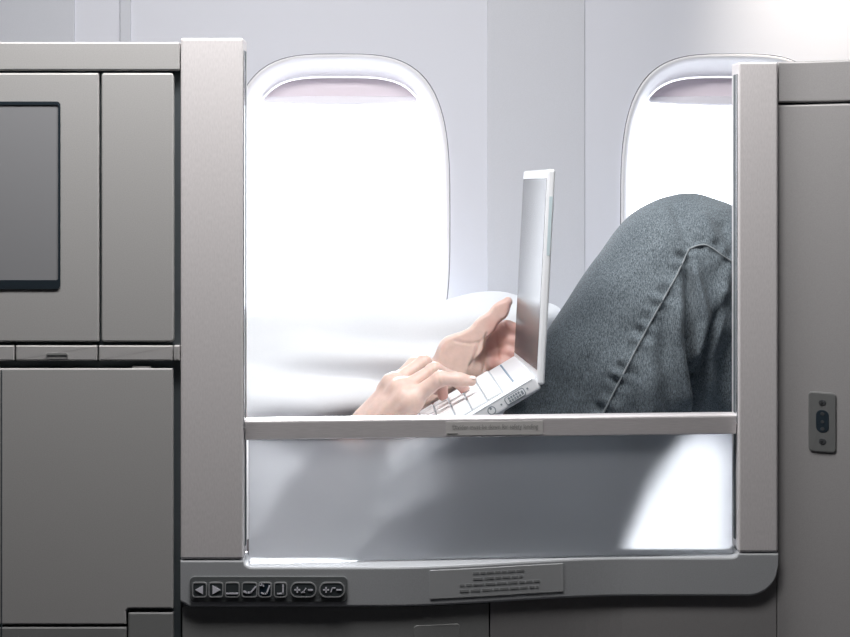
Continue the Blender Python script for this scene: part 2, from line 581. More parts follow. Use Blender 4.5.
for nm, b, m in (('floor', (XL, XR, YB, YW + .03, -.06, 0), 'floor'), ('ceiling', (XL, XR, YB, YW + .03, ZT, ZT + .06), 'ceiling'),
                 ('wall_aisle_side', (XL, XR, YB - .06, YB, 0, ZT), 'aisle_wall'),
                 ('wall_left', (XL - .06, XL, YB, YW + .03, 0, ZT), 'aisle_wall'),
                 ('wall_right', (XR, XR + .06, YB, YW + .03, 0, ZT), 'aisle_wall')):
    bm = bmesh.new(); add_box(bm, *b); struct(obj(nm, bm, M[m]))

# ------------------------------------------------------- left console cabinet
YF = 2.0
cab = thing('console_cabinet', 'tall grey console cabinet with a built-in monitor, left of the opening', 'cabinet', (X(80), 2.05, 0))
CL, CR = X(-190), X(174)
bm = bmesh.new(); add_box(bm, CL, X(179.5), YF + .009, YF + .11, 0.0, Z(43)); obj('carcass', bm, M['gap'], cab)


def panel(name, a, b, t, u, m, par, r=.002, y0=YF, th=.012, bev=.0016, yfun=None):
    bm = bmesh.new()
    add_prism(bm, rrect(X(a), X(b), Z(u), Z(t), r, 4), y0, y0 + th, bev, yfun=yfun)
    return obj(name, bm, m, par)


panel('top_rail', -190, 179.5, 42, 70.5, M['panel'], cab, th=.112)
mp_ = panel('monitor_panel', -190, 98.8, 73, 342, M['panel'], cab)
panel('side_panel', 101.4, 173.5, 73, 342, M['panel'], cab, r=.003)
# monitor set into its panel
bm = bmesh.new()
add_ring(bm, rrect(X(-120), X(60.5), Z(289), Z(101.5), .004, 5), rrect(X(-118), X(58.3), Z(280), Z(104.8), .002, 5), YF - .001, YF + .006)
mon = obj('monitor', bm, M['monitor_edge'], cab)
bm = bmesh.new(); add_prism(bm, rrect(X(-119), X(59), Z(285), Z(104), .002), YF - .0002, YF + .003)
obj('monitor_screen', bm, M['monitor'], mon)
# strip of small latch covers
for a, b in ((-190, 14.2), (15.6, 97), (98.6, 172.6), (173.6, 179.5)):
    st = panel('latch_strip', a, b, 345.5, 361, M['strip'], cab, r=.0012)
    if a == 15.6:
        bm = bmesh.new(); add_ring(bm, rrect(X(46), X(68), Z(358.6), Z(353), .0025), rrect(X(47), X(67), Z(358.2), Z(355), .0012), YF - .0008, YF + .001)
        obj('finger_pull', bm, M['panel_dark'], st)
# lower door with a stepped lower right corner
bm = bmesh.new()
dpts = [(X(-190), Z(624.5)), (X(126), Z(624.5)), (X(126), Z(611)), (X(128.5), Z(608.5)), (X(172.8), Z(608.5)), (X(172.8), Z(368.5)), (X(-190), Z(368.5))]
add_prism(bm, dpts, YF, YF + .012, .0014)
obj('lower_door', bm, M['panel'], cab)
panel('door_edge', 1.2, 2.2, 370, 637, M['gap_trim'], cab, r=0, y0=YF - .0006, bev=0)
panel('door_hinge', 132, 150, 366.6, 368.4, M['strip'], cab, r=0, y0=YF + .002, bev=0)
panel('kick_panel', 128, 173, 612.5, 1200, M['panel_dark'], cab)
panel('kick_panel', -190, 126.5, 627, 1200, M['panel_dark'], cab)

# ----------------------------------------------- frame round the suite opening
YS = .05                          # the frame steps back by this much on the right


def sstep(t):
    t = min(1, max(0, t)); return t * t * (3 - 2 * t)


def yfr(x):                       # plan curve of the lower beam
    return YS * sstep((x + .045) / .26)


YR = YF + YS
frame = thing('partition_frame', 'silver-grey partition frame around the opening with seat control keypad', 'partition', (0, YF + .02, 0))
xl0, xl1 = X(180.5), X(243)
xr0, xr1 = X(738.5, YR), X(778, YR)
zj_l, zj_r = Z(560), Z(553, YR)
for nm, x0, x1, z0, z1, y in (('frame_post', xl0, xl1, zj_l + .0006, Z(38), YF), ('frame_post', xr0, xr1, zj_r + .0006, Z(62, YR), YR)):
    bm = bmesh.new()
    add_box(bm, x0, x1, y, y + .046, z0, z1, .0022, 3)
    po = obj(nm, bm, M['silver'], frame)
    bm = bmesh.new()
    s = 1 if x0 < 0 else -1
    xe = x1 if s > 0 else x0
    add_box(bm, min(xe, xe + s * .0008), max(xe, xe + s * .0008), y + .019, y + .029, z0 + .01, z1 - .012)
    obj('guide_channel', bm, M['gap'], po)
    bm = bmesh.new()
    add_box(bm, min(xe, xe + s * .0012), max(xe, xe + s * .0012), y + .0035, y + .010, Z(430), z1 - .012, .0005)
    obj('guide_strip', bm, M['chrome'], po)

zt, zb = .7530, .713
bm = bmesh.new(); secs = []
xs = list(np.linspace(xl0, xl1, 8)) + list(np.linspace(xl1, xl1 + .009, 8))[1:] + list(np.linspace(xl1 + .009, xr0 - .009, 70))[1:] \
    + list(np.linspace(xr0 - .009, xr0, 8))[1:] + list(np.linspace(xr0, xr1, 26))[1:]
RC = .031
for x in xs:
    if x <= xl1: t = zj_l
    elif x < xl1 + .009: q = (x - xl1) / .009; t = zt + (zj_l - zt) * (1 - math.sqrt(max(0, 1 - (1 - q) ** 2)))
    elif x <= xr0 - .009: t = zt
    elif x < xr0: q = (x - xr0 + .009) / .009; t = zt + (zj_r - zt) * (1 - math.sqrt(max(0, 1 - q * q)))
    else: t = zj_r
    b = zb
    if x > xr1 - RC: b = zb + RC - math.sqrt(max(0, RC * RC - (x - xr1 + RC) ** 2))
    if x < xl0 + .005: b = zb + .005 - math.sqrt(max(0, .005 ** 2 - (xl0 + .005 - x) ** 2))
    b = min(b, t - .004)
    y = YF + yfr(x)
    e = .0022
    secs.append([Vector(v) for v in ((x, y + .046, t), (x, y + e, t), (x, y + e * .3, t - e * .3), (x, y, t - e), (x, y, b + e), (x, y + e * .3, b + e * .3), (x, y + e, b), (x, y + .046, b))])
add_sections(bm, secs)
beam = obj('lower_beam', bm, M['beam'], frame, smooth=False)
# lower wall panels under the beam
bm = bmesh.new(); n = 24; a, b = X(182), xr1
add_prism(bm, [(a + (b - a) * i / n, 0.0) for i in range(n + 1)] + [(b - (b - a) * i / n, zb + .01) for i in range(n + 1)], YF + .031, YF + .036, 0, yfun=yfr)
obj('backing_panel', bm, M['gap'], frame)
for a, b, zt_, mm in ((X(182), X(489.5), zb - .0012, 'panel_dark'), (X(491), xr1 - .001, zb + .036, 'shell')):
    bm = bmesh.new()
    n = 24
    pts = [(a + (b - a) * i / n, 0.0) for i in range(n + 1)] + [(b - (b - a) * i / n, zt_) for i in range(n + 1)]
    add_prism(bm, pts, YF + .0042, YF + .03, 0, yfun=yfr)
    obj('lower_panel', bm, M[mm], frame)
bm = bmesh.new(); add_prism(bm, rrect(X(414), X(460), Z(700), Z(627), .003), YF + .0034, YF + .012, .0006, yfun=yfr)
obj('access_flap', bm, M['panel_dark'], frame)

# control keypad
kp0 = bmesh.new()
add_prism(kp0, rrect(X(190), X(347.5), Z(602), Z(576), .005, 6), YF - .0016, YF + .002, .0008)
kpad = obj('control_keypad', kp0, M['keypad'], frame)


def stroke(bm, pts, w, y, mi):
    for (a, b), (c, d) in zip(pts[:-1], pts[1:]):
        v = Vector((c - a, d - b)); v.normalize(); n = Vector((-v.y, v.x)) * w / 2; v *= w * .35
        q = [(a - v.x + n.x, b - v.y + n.y), (a - v.x - n.x, b - v.y - n.y), (c + v.x - n.x, d + v.y - n.y), (c + v.x + n.x, d + v.y + n.y)]
        add_prism(bm, q, y, y + .0004, 0, mi)


def button(a, b, icon, on=False):
    bm = bmesh.new()
    zc = Z(589.2); h = 7.6 * .001
    r = .003 if b - a < 18 else .0070
    yb = YF - .0030
    o = rrect(X(a), X(b), zc - h, zc + h, r); i_ = rrect(X(a + 1.1), X(b - 1.1), zc - h + .0011, zc + h - .0011, r - .001)
    add_ring(bm, o, i_, yb, YF - .001, 1)
    add_prism(bm, i_, yb + .0003, YF - .001, .0003, 0)
    cx = (X(a) + X(b)) / 2
    yi = yb - .0004
    u = .001
    S = lambda pts, w=1.5: stroke(bm, [(cx + p * u, zc + q * u) for p, q in pts], w * u, yi, 2)
    if icon == 'left': add_prism(bm, [(cx - 4.4 * u, zc), (cx + 3.4 * u, zc - 4.4 * u), (cx + 3.4 * u, zc + 4.4 * u)], yi, yi + .0006, 0, 2)
    if icon == 'right': add_prism(bm, [(cx - 3.4 * u, zc - 4.4 * u), (cx + 4.6 * u, zc), (cx - 3.4 * u, zc + 4.4 * u)], yi, yi + .0006, 0, 2)
    if icon == 'flat': S([(-5.5, -3.6), (5.5, -3.6)])
    if icon == 'recline': S([(-5.5, -1.6), (-2, -3.2), (1, -2.8), (6, 3)])
    if icon == 'relax': S([(-3.5, -3), (-.5, -4.2), (1.5, -3.6), (4.5, 4)]); S([(-5, 4.5), (-2.4, 4.5)], 1.1); S([(-3.4, 6), (-1.2, 3.6)], 1)
    if icon == 'upright': S([(-2.8, -3.6), (2.6, -3.6), (2.6, 5)])
    if icon in ('lumbar', 'legs'):
        S([(-8.4, 0), (-3.6, 0)]); S([(-6, -2.4), (-6, 2.4)]); S([(5, 0), (9, 0)])
        if icon == 'lumbar': S([(-1.6, -2.6), (.4, -1.4), (2.6, 1.6)], 1.1); S([(-.6, -2.4), (1.4, -2.4)], 1.0)
        else: S([(-1.2, -2), (.2, 1.8), (3, 2)], 1.1)
    return obj('button', bm, [M['button_on' if on else 'button'], M['button_ring'], M['icon']], kpad)


for a, b, ic, on in ((192.5, 207.3, 'left', 0), (208.8, 223.6, 'right', 0), (225, 240, 'flat', 0), (241.8, 257.6, 'recline', 0),
                     (258.4, 272, 'relax', 1), (274, 287.4, 'upright', 0), (290.4, 316.6, 'lumbar', 0), (319.4, 345, 'legs', 0)):
    button(a, b, ic, bool(on))

# dim notice on the beam: four centred lines, too small to read
bm = bmesh.new()
q = rrect(X(430, 2.02), X(563, 2.045), .7205, .7485, (.004, .004, .001, .001), 5)
n = []
for i in range(len(q)):                       # subdivide so the film follows the curve
    a, b = q[i], q[(i + 1) % len(q)]
    for t in range(16): n.append((a[0] + (b[0] - a[0]) * t / 16, a[1] + (b[1] - a[1]) * t / 16))
xsn = np.linspace(X(430, 2.02), X(563, 2.045), 40)
secs = [[Vector((x, YF + yfr(x) - d, z)) for d, z in ((.0, .7200), (.0007, .7203), (.0007, .7485), (.0, .7488))] for x in xsn]
add_sections(bm, secs)
nl = obj('notice_label', bm, M['label_dim'], frame)
bm = bmesh.new()
wx0, wx1 = X(430, 2.02), X(563, 2.045)
for row, (a, b) in enumerate(((.32, .70), (.32, .69), (.22, .82), (.22, .81))):
    z = .7440 - row * .0058
    x = wx0 + (wx1 - wx0) * a
    end = wx0 + (wx1 - wx0) * b
    while x < end:
        w = random.uniform(.004, .011)
        w = min(w, end - x)
        if w > .002:
            nn = max(2, int(w / .002))
            secs = [[Vector((x + w * i / nn, YF + yfr(x + w * i / nn) - d, zz)) for d, zz in ((.0006, z - .0011), (.0010, z - .0011), (.0010, z + .0011), (.0006, z + .0011))] for i in range(nn + 1)]
            add_sections(bm, secs)
        x += w + .0018
obj('notice_print', bm, M['ink_dim'], nl)

# ------------------------------------------------------------- sliding divider
div = thing('sliding_divider', 'frosted sliding divider with aluminium top rail and safety notice in the opening', 'divider', (.07, YF + .03, .7535))
dx0, dx1 = X(245.5, 2.012), X(735.6, 2.06)


def ydv(x):
    return .010 + .047 * (x - dx0) / (dx1 - dx0)


bm = bmesh.new(); secs = []
nx = 40
for i in range(nx + 1):
    x = dx0 + .0028 + (dx1 - dx0 - .0056) * i / nx
    y = YF + ydv(x) + .0055
    secs.append([Vector((x, y + .006, .7545)), Vector((x, y, .7545)), Vector((x, y, .885)), Vector((x, y + .006, .885))])
add_sections(bm, secs)
obj('frosted_pane', bm, M['frost'], div, smooth=False)
bm = bmesh.new(); secs = []
for i in range(nx + 1):
    x = dx0 + (dx1 - dx0) * i / nx
    y = YF + ydv(x)
    e = .0035
    z0, z1 = .8785, .8992
    s = [(y + .020, z1 - .002), (y + .017, z1)]
    for t in range(5):
        a = math.radians(90 * t / 4); s.append((y + e - e * math.sin(a), z1 - e + e * math.cos(a)))
    s += [(y, z0 + .001), (y + .001, z0), (y + .020, z0)]
    secs.append([Vector((x, yy, zz)) for yy, zz in s])
add_sections(bm, secs)
obj('top_rail', bm, M['rail'], div)
bm = bmesh.new()
lx0, lx1 = X(446, 2.03), X(543, 2.04)
add_prism(bm, rrect(lx0, lx1, .8806, .8944, .0004, 2), YF - .0006, YF + .002, 0, yfun=ydv)
nlb = obj('notice_label', bm, M['label'], div)
bm = bmesh.new()
text_bm(bm, 'Divider must be down for safety landing', (lx0 + lx1) / 2 + .0008, .8885, YF - .0009, (lx1 - lx0) * .88, .0062, 0, ydv)
add_prism(bm, rrect(lx0 + .001, lx0 + .012, .8824, .8832, 0), YF - .0009, YF, 0, yfun=ydv)
obj('notice_print', bm, M['ink'], nlb)

# ------------------------------------------------------------ right seat shell
rs = thing('seat_shell', 'dark grey seat shell panel with a small socket, right of the opening', 'seat shell', (X(850), YR + .03, 0))


def yrs(x):
    t = max(0, x - xr1)
    return -.08 * sstep(t / .14)


def curved_panel(name, x0, x1, z0, z1, m, par, y0, th, bev=.0014):
    bm = bmesh.new(); secs = []
    xs_ = [x0, x0 + .001] + [x0 + (x1 - x0) * i / 90 for i in range(1, 90)] + [x1 - .001, x1]
    for x in xs_:
        y = y0 + yrs(x)
        g = bev + .001
        secs.append([Vector((x, y + th, z0)), Vector((x, y + bev, z0)), Vector((x, y, z0 + bev)), Vector((x, y, z0 + g)), Vector((x, y, z1 - g)), Vector((x, y, z1 - bev)), Vector((x, y + bev, z1)), Vector((x, y + bev + .001, z1)), Vector((x, y + th, z1))])
    add_sections(bm, secs)
    return obj(name, bm, m, par, True)


XE = X(1400, YR)
curved_panel('shell_core', xr1 + .0012, XE, 0, Z(63, YR), M['gap'], rs, YR + .010, .04)
curved_panel('top_rail', xr1 + .0012, XE, Z(102.6, YR), Z(61.5, YR), M['shell'], rs, YR + .002, .045)
sp = curved_panel('side_panel', xr1 + .0002, XE, 0, Z(104.4, YR), M['shell'], rs, YR + .004, .015)
# socket plate
px0, px1 = X(811.5, 2.028), X(835.5, 2.028)
yy = lambda x: yrs(x) + YR + .004
bm = bmesh.new(); add_prism(bm, rrect(px0, px1, Z(451.5, 2.04), Z(391.5, 2.04), .004, 6), -.0022, .0015, .0012, yfun=yy)
plate = obj('socket_plate', bm, M['socket_plate'], rs)
cxp = (px0 + px1) / 2
bm = bmesh.new()
add_prism(bm, rrect(cxp - .0058, cxp + .0058, Z(432, 2.04), Z(409, 2.04), .0057, 8), -.0030, .001, .0006, yfun=yy)
obj('socket', bm, M['socket'], plate)
bm = bmesh.new()
for z, rr in ((Z(413, 2.04), .0018), (Z(421, 2.04), .0016), (Z(428, 2.04), .0018)):
    add_prism(bm, [(cxp + rr * math.cos(a * .5236), z + rr * math.sin(a * .5236)) for a in range(12)], -.0035, -.002, 0, yfun=yy)
obj('socket_contact', bm, M['screw'], plate)
for z in (Z(402, 2.04), Z(440.5, 2.04)):
    bm = bmesh.new()
    add_prism(bm, [(cxp + .0034 * math.cos(a * .314), z + .0034 * math.sin(a * .314)) for a in range(20)], -.0032, .001, .0006, yfun=yy)
    add_box(bm, cxp - .0025, cxp + .0025, yy(cxp) - .0036, yy(cxp) - .003, z - .0004, z + .0004)
    obj('screw', bm, M['screw'], plate)

# ---------------------------------------------------------------- seat and ledge
seat = thing('aircraft_seat', 'reclined blue-grey aircraft seat under the person behind the divider', 'seat', (.1, 2.38, 0))
bm = bmesh.new(); add_box(bm, -.12, .42, 2.13, 2.62, .42, .555, .03, 4); obj('seat_cushion', bm, M['seat'], seat, True)
bm = bmesh.new(); add_box(bm, .425, 1.15, 2.13, 2.62, .45, .602, .03, 4); obj('leg_rest', bm, M['seat'], seat, True)
bm = bmesh.new(); add_box(bm, -.95, -.125, 2.13, 2.62, -.065, .065, .03, 4)
bmesh.ops.rotate(bm, verts=bm.verts, cent=(-.125, 2.4, 0), matrix=Matrix.Rotation(math.radians(9), 3, 'Y'))
bmesh.ops.translate(bm, verts=bm.verts, vec=(0, 0, .49))
obj('backrest', bm, M['seat'], seat, True)
bm = bmesh.new(); add_box(bm, -.8, 1.1, 2.16, 2.58, 0.0, .40, .01); obj('seat_base', bm, M['panel_dark'], seat)
bm = bmesh.new(); add_box(bm, -1.3, 1.3, 2.665, YW - .006, 0, .60, .006)
lg = obj('side_ledge', bm, M['ledge']); lg['label'] = 'pale side ledge under the windows carrying the white blanket'; lg['category'] = 'ledge'

# ----------------------------------------------------------------- white blanket
S = Solid((-.85, 2.50, .57), (.62, 2.80, 1.02), .006)
S.cone((-.75, 2.690, .845), (-.20, 2.690, .852), .100, .100, .05)
S.cone((-.20, 2.690, .852), (.106, 2.692, .886), .100, .103, .05)
S.cone((-.75, 2.700, .70), (.10, 2.700, .71), .09, .09, .08)
S.cone((.08, 2.700, .70), (.16, 2.700, .69), .085, .080, .06)
S.cone((-.70, 2.655, .765), (-.05, 2.655, .775), .095, .092, .08)
ELL = P(284, 514, 2.565)
S.carve((-.43, 2.565, .80), ELL, .088, .078, .02)
S.carve(ELL, P(428, 388, 2.505), .068, .052, .02)
S.carve((.10, 2.56, .68), P(690, 270, 2.56), .130, .118, .02)
S.carve(P(690, 270, 2.56), P(915, 535, 2.55), .095, .075, .02)
S.carve((-.43, 2.415, .78), (.12, 2.44, .68), .117, .122, .02)
S.carve((-.41, 2.52, .79), (-.41, 2.50, .79), .11, .11, .02)
V, Q = S.mesh(); V = smooth_pts(V, Q, 3)
nn = normals(V, Q)
x, y, z = V.T
w = .006 * np.sin(70 * z + 5 * x + 1.6 * np.sin(6 * x + .6)) * np.exp(-((z - .86) / .10) ** 2)
w += .005 * np.sin(120 * z - 14 * x + 2 * np.sin(9 * x))
w += .003 * np.sin(45 * x + 40 * z) * np.sin(31 * z - 7 * x)
for ln, amp, wd in (([(-.30, .905), (-.05, .885), (.02, .88)], -.010, .012), ([(-.33, .93), (-.15, .945), (-.02, .925), (.1, .94)], -.008, .012),
                    ([(-.33, .875), (-.22, .862), (-.08, .872)], .007, .014)):
    d, t, s = seg_dist(x, z, ln)
    w += amp * np.exp(-(d / wd) ** 2)
V = V + nn * w[:, None]
V[:, 1] = np.minimum(V[:, 1], YW - .008)
V[:, 2] = np.maximum(V[:, 2], .602)
bl = link('blanket', np_mesh('blanket', [(V, Q)]), M['blanket'])
bl['label'] = 'white blanket bunched along the ledge below the windows'; bl['category'] = 'blanket'

# glowing box added on the ledge to make the bright patch in the divider
glow_helper = thing('added_glow_box', 'glowing white box added on the ledge to brighten the right end of the frosted divider', 'light helper', (.335, 2.71, .60))
bm = bmesh.new(); add_box(bm, .275, .395, 2.685, 2.735, .6005, .615, .004, 3); obj('base', bm, M['chrome'], glow_helper)
bm = bmesh.new(); add_box(bm, .262, .408, 2.690, 2.730, .6155, .785, .014, 4); obj('glowing_box', bm, M['glow'], glow_helper, True)

# ------------------------------------- where the laptop stands (base and lid planes)
Nn = P(528, 379, 2.20); Ff = P(510, 358, 2.446)
u = (Ff - Nn).normalized()
W = (Ff - Nn).length
v = (P(465.4, 415.6, 2.20) - P(527, 379, 2.20)); v = (v - u * v.dot(u)).normalized()     # towards the typist
n = v.cross(u); n = n if n.z > 0 else -n
LB = lambda a, b, c: Nn + u * a + v * b + n * c
BD = .180
Ln = P(537, 385, 2.20); Lf = P(513.4, 365, 2.446)
lu = (Lf - Ln).normalized(); LW = (Lf - Ln).length
lh = (P(548.5, 169, 2.20) - Ln); lh = (lh - lu * lh.dot(lu)); LH = lh.length; lh.normalize()
ln_ = lu.cross(lh); ln_ = ln_ if ln_.x < 0 else -ln_         # the display faces the typist
LL = lambda a, b, c: Ln + lu * a + lh * b + ln_ * c


def keep_off(V, O, ax, lo, hi):
    """Press soft skin and cloth flat where it would enter a hard box."""
    A = np.array([a[:] for a in ax]); O = np.array(O[:])
    q = (V - O) @ A.T
    lo, hi = np.array(lo), np.array(hi)
    m = np.all((q > lo) & (q < hi), axis=1)
    d = np.concatenate([q - lo, hi - q], 1)[m]
    k = d.argmin(1)
    qm = q[m]
    r = np.arange(len(k))
    qm[r, k % 3] = np.where(k < 3, lo[k % 3], hi[k % 3])
    V = V.copy(); V[m] = O + qm @ np.linalg.inv(A.T)
    return V


def off_laptop(V):
    V = keep_off(V, Nn, (u, v, n), (-.0015, -.016, -.0190), (W + .0015, BD + .0015, .0042))
    return keep_off(V, Ln, (lu, lh, ln_), (-.0015, -.006, -.0105), (LW + .0020, LH + .0015, .0018))


# ------------------------------------------------------------------------ person
person = thing('person', 'reclining person in grey-blue jeans with one knee raised, typing on a laptop', 'person', (.1, 2.42, .56))


def V3(px, py, Y): return np.array(P(px, py, Y)[:])


parts = []
# right hand (nearer the camera), palm down on the keys, little finger towards the camera
wr = V3(355, 446, 2.345); el = V3(262, 628, 2.31)
mcp = {'pinky': V3(411, 400, 2.312), 'ring': V3(403, 391, 2.328), 'middle': V3(394, 385, 2.350), 'index': V3(389, 390, 2.372)}
S = Solid(np.min([wr, el], 0) - .08, np.max([V3(490, 340, 2.43), wr], 0) + .03, .0016)
S.chain([el, el + (wr - el) * .3, el + (wr - el) * .75, wr], [.040, .043, .032, .030], .02)
cen = wr + (mcp['ring'] - wr) * .45
for nme, r0, r1 in (('pinky', .0185, .0118), ('ring', .0180, .0115), ('middle', .0180, .0120), ('index', .0185, .0105)):
    S.cone(wr + (mcp[nme] - wr) * .12, mcp[nme], r0, r1, .014)
S.cone(V3(380, 428, 2.325), V3(405, 402, 2.312), .016, .0125, .016)                     # heel of the hand
S.chain([mcp['pinky'], V3(440, 378.5, 2.305), V3(460, 379.5, 2.303), V3(471.5, 381, 2.303)], [.0108, .0084, .0073, .0060], .005)
S.chain([mcp['ring'], V3(434.5, 370, 2.334), V3(455, 379, 2.346), V3(465.5, 390.5, 2.358)], [.0108, .0088, .0076, .0062], .005)
S.chain([mcp['middle'], V3(424, 363, 2.362), V3(441, 378, 2.378), V3(443, 396, 2.390)], [.0110, .0090, .0078, .0063], .005)
S.chain([mcp['index'], V3(414, 365, 2.386), V3(430, 377, 2.400), V3(436, 390, 2.410)], [.0108, .0088, .0076, .0062], .005)
S.chain([V3(380, 420, 2.37), V3(394, 412, 2.392), V3(404, 405, 2.400), V3(412, 400, 2.405)], [.016, .0115, .0095, .0075], .010)
S.chain([mcp[q_] + np.array((0, 0, -.001)) for q_ in ('pinky', 'ring', 'middle')], [.0112, .0112, .0108], .012)
for nme in mcp: S.cone(mcp[nme] + np.array((0, -.002, .002)), mcp[nme] + np.array((.001, -.002, .002)), .0104, .0104, .008)
Vr, Qr = S.mesh(); Vr = smooth_pts(Vr, Qr, 2)
# tendons on the back of the hand and knuckle wrinkles
nn = normals(Vr, Qr); px_ = 425 + Vr[:, 0] / Vr[:, 1] * FPX; py_ = HOR + (EYE - Vr[:, 2]) / Vr[:, 1] * FPX
dsp = np.zeros(len(Vr))
up_ = (nn[:, 1] < .25)
for ln in ([(402, 391), (370, 425)], [(394, 382), (362, 420)], [(386, 377), (357, 412)]):
    d, t, s = seg_dist(px_, py_, ln); dsp += .0012 * np.exp(-(d / 3.0) ** 2) * up_
for ln in ([(406, 392), (384, 420)], [(397, 385), (368, 420)]):
    d, t, s = seg_dist(px_, py_, ln); dsp -= .0005 * np.exp(-(d / 3.0) ** 2) * up_
for a, b, c, dd in ((436, 371, 440, 384), (440.5, 371, 444, 384), (458, 373, 460, 384), (430, 362, 433, 373), (421, 358, 424, 368)):
    d, t, s = seg_dist(px_, py_, [(a, b), (c, dd)]); dsp -= .0005 * np.exp(-(d / 1.0) ** 2) * (Vr[:, 1] < 2.37)
Vr = Vr + nn * dsp[:, None]
parts.append((off_laptop(Vr), Qr))

# left hand (beyond the laptop), palm to the camera, thumb up, fingers round the back of the lid
wl = V3(428, 388, 2.505); ell = V3(284, 514, 2.565)
S = Solid(np.minimum(V3(262, 540, 2.60), V3(262, 540, 2.5)) - np.array((.03, .02, .03)), V3(560, 285, 2.56) + np.array((.02, .04, .02)), .0016)
S.chain([ell, ell + (wl - ell) * .3, ell + (wl - ell) * .8, wl], [.038, .040, .030, .027], .02)
ml = {'index': V3(489, 334, 2.520), 'middle': V3(492, 345, 2.525), 'ring': V3(491, 356, 2.525), 'pinky': V3(487, 366, 2.520)}
for nme in ml:
    S.cone(wl + (ml[nme] - wl) * .10, ml[nme], .018, .0120, .012)
S.chain([wl + (ml['index'] - wl) * .2, V3(456, 353, 2.495), V3(473, 345, 2.490)], [.018, .0205, .0150], .014)       # thumb mound
S.chain([V3(466, 345, 2.492), V3(485, 326, 2.490), V3(500, 311, 2.489), V3(508, 301.5, 2.488)], [.0150, .0106, .0087, .0060], .010)
S.cone(V3(448, 376, 2.498), V3(476, 372, 2.500), .018, .0135, .014)                      # heel of the palm
S.chain([ml['index'], V3(507, 328, 2.514), V3(523, 331, 2.505), V3(535, 338, 2.500)], [.0108, .0092, .0080, .0066], .005)
S.chain([ml['middle'], V3(510, 340.5, 2.510), V3(527, 344, 2.500), V3(540, 350, 2.496)], [.0108, .0092, .0080, .0066], .005)
S.chain([ml['ring'], V3(509, 352.5, 2.506), V3(525, 357, 2.498), V3(538, 362, 2.494)], [.0106, .0090, .0078, .0064], .005)
S.chain([ml['pinky'], V3(503, 363.5, 2.500), V3(516, 367.5, 2.494), V3(526, 371, 2.490)], [.0098, .0080, .0070, .0058], .005)
Vl, Ql = S.mesh(); Vl = smooth_pts(Vl, Ql, 2)
nn = normals(Vl, Ql); px_ = 425 + Vl[:, 0] / Vl[:, 1] * FPX; py_ = HOR + (EYE - Vl[:, 2]) / Vl[:, 1] * FPX
dsp = np.zeros(len(Vl)); fr_ = nn[:, 1] < 0
for ln, a, w_ in (([(487, 334), (485, 345), (486, 358), (484, 370)], -.0020, 1.8), ([(455, 341), (470, 344), (480, 342), (487, 336)], -.0009, 1.2),
                  ([(479, 343), (476, 355), (470, 366)], -.0016, 1.6), ([(498, 333), (497, 345), (498, 358)], -.0012, 1.6),
                  ([(502, 320), (508, 330)], -.0014, 1.3), ([(490, 350), (500, 347)], -.001, 1.2)):
    d, t, s = seg_dist(px_, py_, ln); dsp += a * np.exp(-(d / w_) ** 2) * fr_
Vl = Vl + nn * dsp[:, None]
parts.append((off_laptop(Vl), Ql))

# head, neck, trunk and upper arms (reclined, behind the console)
shr = np.array((-.43, 2.265, .80)); shl = np.array((-.43, 2.565, .80))
S = Solid((-.86, 2.14, .54), (.22, 2.66, 1.06), .006)
S.chain([(.06, 2.44, .675), (-.10, 2.43, .690), (-.30, 2.42, .735), (-.43, 2.415, .775)], [.088, .080, .098, .085], .04)
S.cone((-.40, 2.32, .785), (-.40, 2.51, .785), .075, .075, .05)
S.chain([shr, (el + shr) / 2, el], [.055, .047, .040], .03)
S.chain([shl, (ell + shl) / 2, ell], [.055, .047, .038], .03)
S.chain([(-.46, 2.415, .80), (-.56, 2.415, .865)], [.058, .052], .03)
hc = np.array((-.635, 2.415, .93))
S.cone(hc, hc + np.array((-.02, 0, .012)), .078, .080, .02)
S.cone(hc + np.array((.02, 0, -.035)), hc + np.array((.058, 0, -.045)), .052, .036, .03)     # jaw and chin
S.cone(hc + np.array((.066, 0, .035)), hc + np.array((.092, 0, .006)), .007, .012, .012)      # nose
for s in (-1, 1):
    S.cone(hc + np.array((-.01, s * .078, .01)), hc + np.array((-.016, s * .086, -.028)), .012, .009, .008)   # ears
    S.cone(hc + np.array((.066, s * .030, .040)), hc + np.array((.060, s * .044, .036)), .008, .007, .008)    # brows
S.cone(hc + np.array((.079, -.018, -.032)), hc + np.array((.079, .018, -.032)), .0085, .0085, .006)          # lips
Vb, Qb = S.mesh(); Vb = smooth_pts(Vb, Qb, 1)
parts.append((off_laptop(Vb), Qb))
body = link('body', np_mesh('body', parts), M['skin'], person)
fl = np.zeros(sum(len(p_[0]) for p_ in parts), np.float32)
for k_, (pv, st) in enumerate(((parts[0][0], 0), (parts[1][0], len(parts[0][0])))):
    qx = 425 + pv[:, 0] / pv[:, 1] * FPX; qy = HOR + (EYE - pv[:, 2]) / pv[:, 1] * FPX
    if k_ == 0: f_ = np.clip((qy - 383) / 10, 0, 1) * np.clip((qx - 432) / 8, 0, 1)
    else: f_ = np.maximum(np.clip((qx - 483) / 8, 0, 1) * np.clip((qy - 312) / 14, 0, 1), .5 * np.clip((qx - 492) / 14, 0, 1))
    fl[st:st + len(pv)] = f_
at = body.data.attributes.new('flush', 'FLOAT', 'POINT'); at.data.foreach_set('value', fl)
for s in (-1, 1):
    bm = bmesh.new(); bmesh.ops.create_uvsphere(bm, u_segments=14, v_segments=10, radius=.0115, matrix=Matrix.Translation(hc + np.array((.063, s * .031, .018))))
    obj('eye', bm, M['eye'], person, True)
S = Solid(hc - .14, hc + .14, .006)
S.cone(hc + np.array((-.014, 0, .020)), hc + np.array((-.030, 0, .016)), .084, .084, .02)
S.cone(hc + np.array((-.05, 0, -.02)), hc + np.array((-.04, 0, -.05)), .066, .058, .03)
V, Q = S.mesh(); link('hair', np_mesh('hair', [(V, Q)]), M['hair'], person)

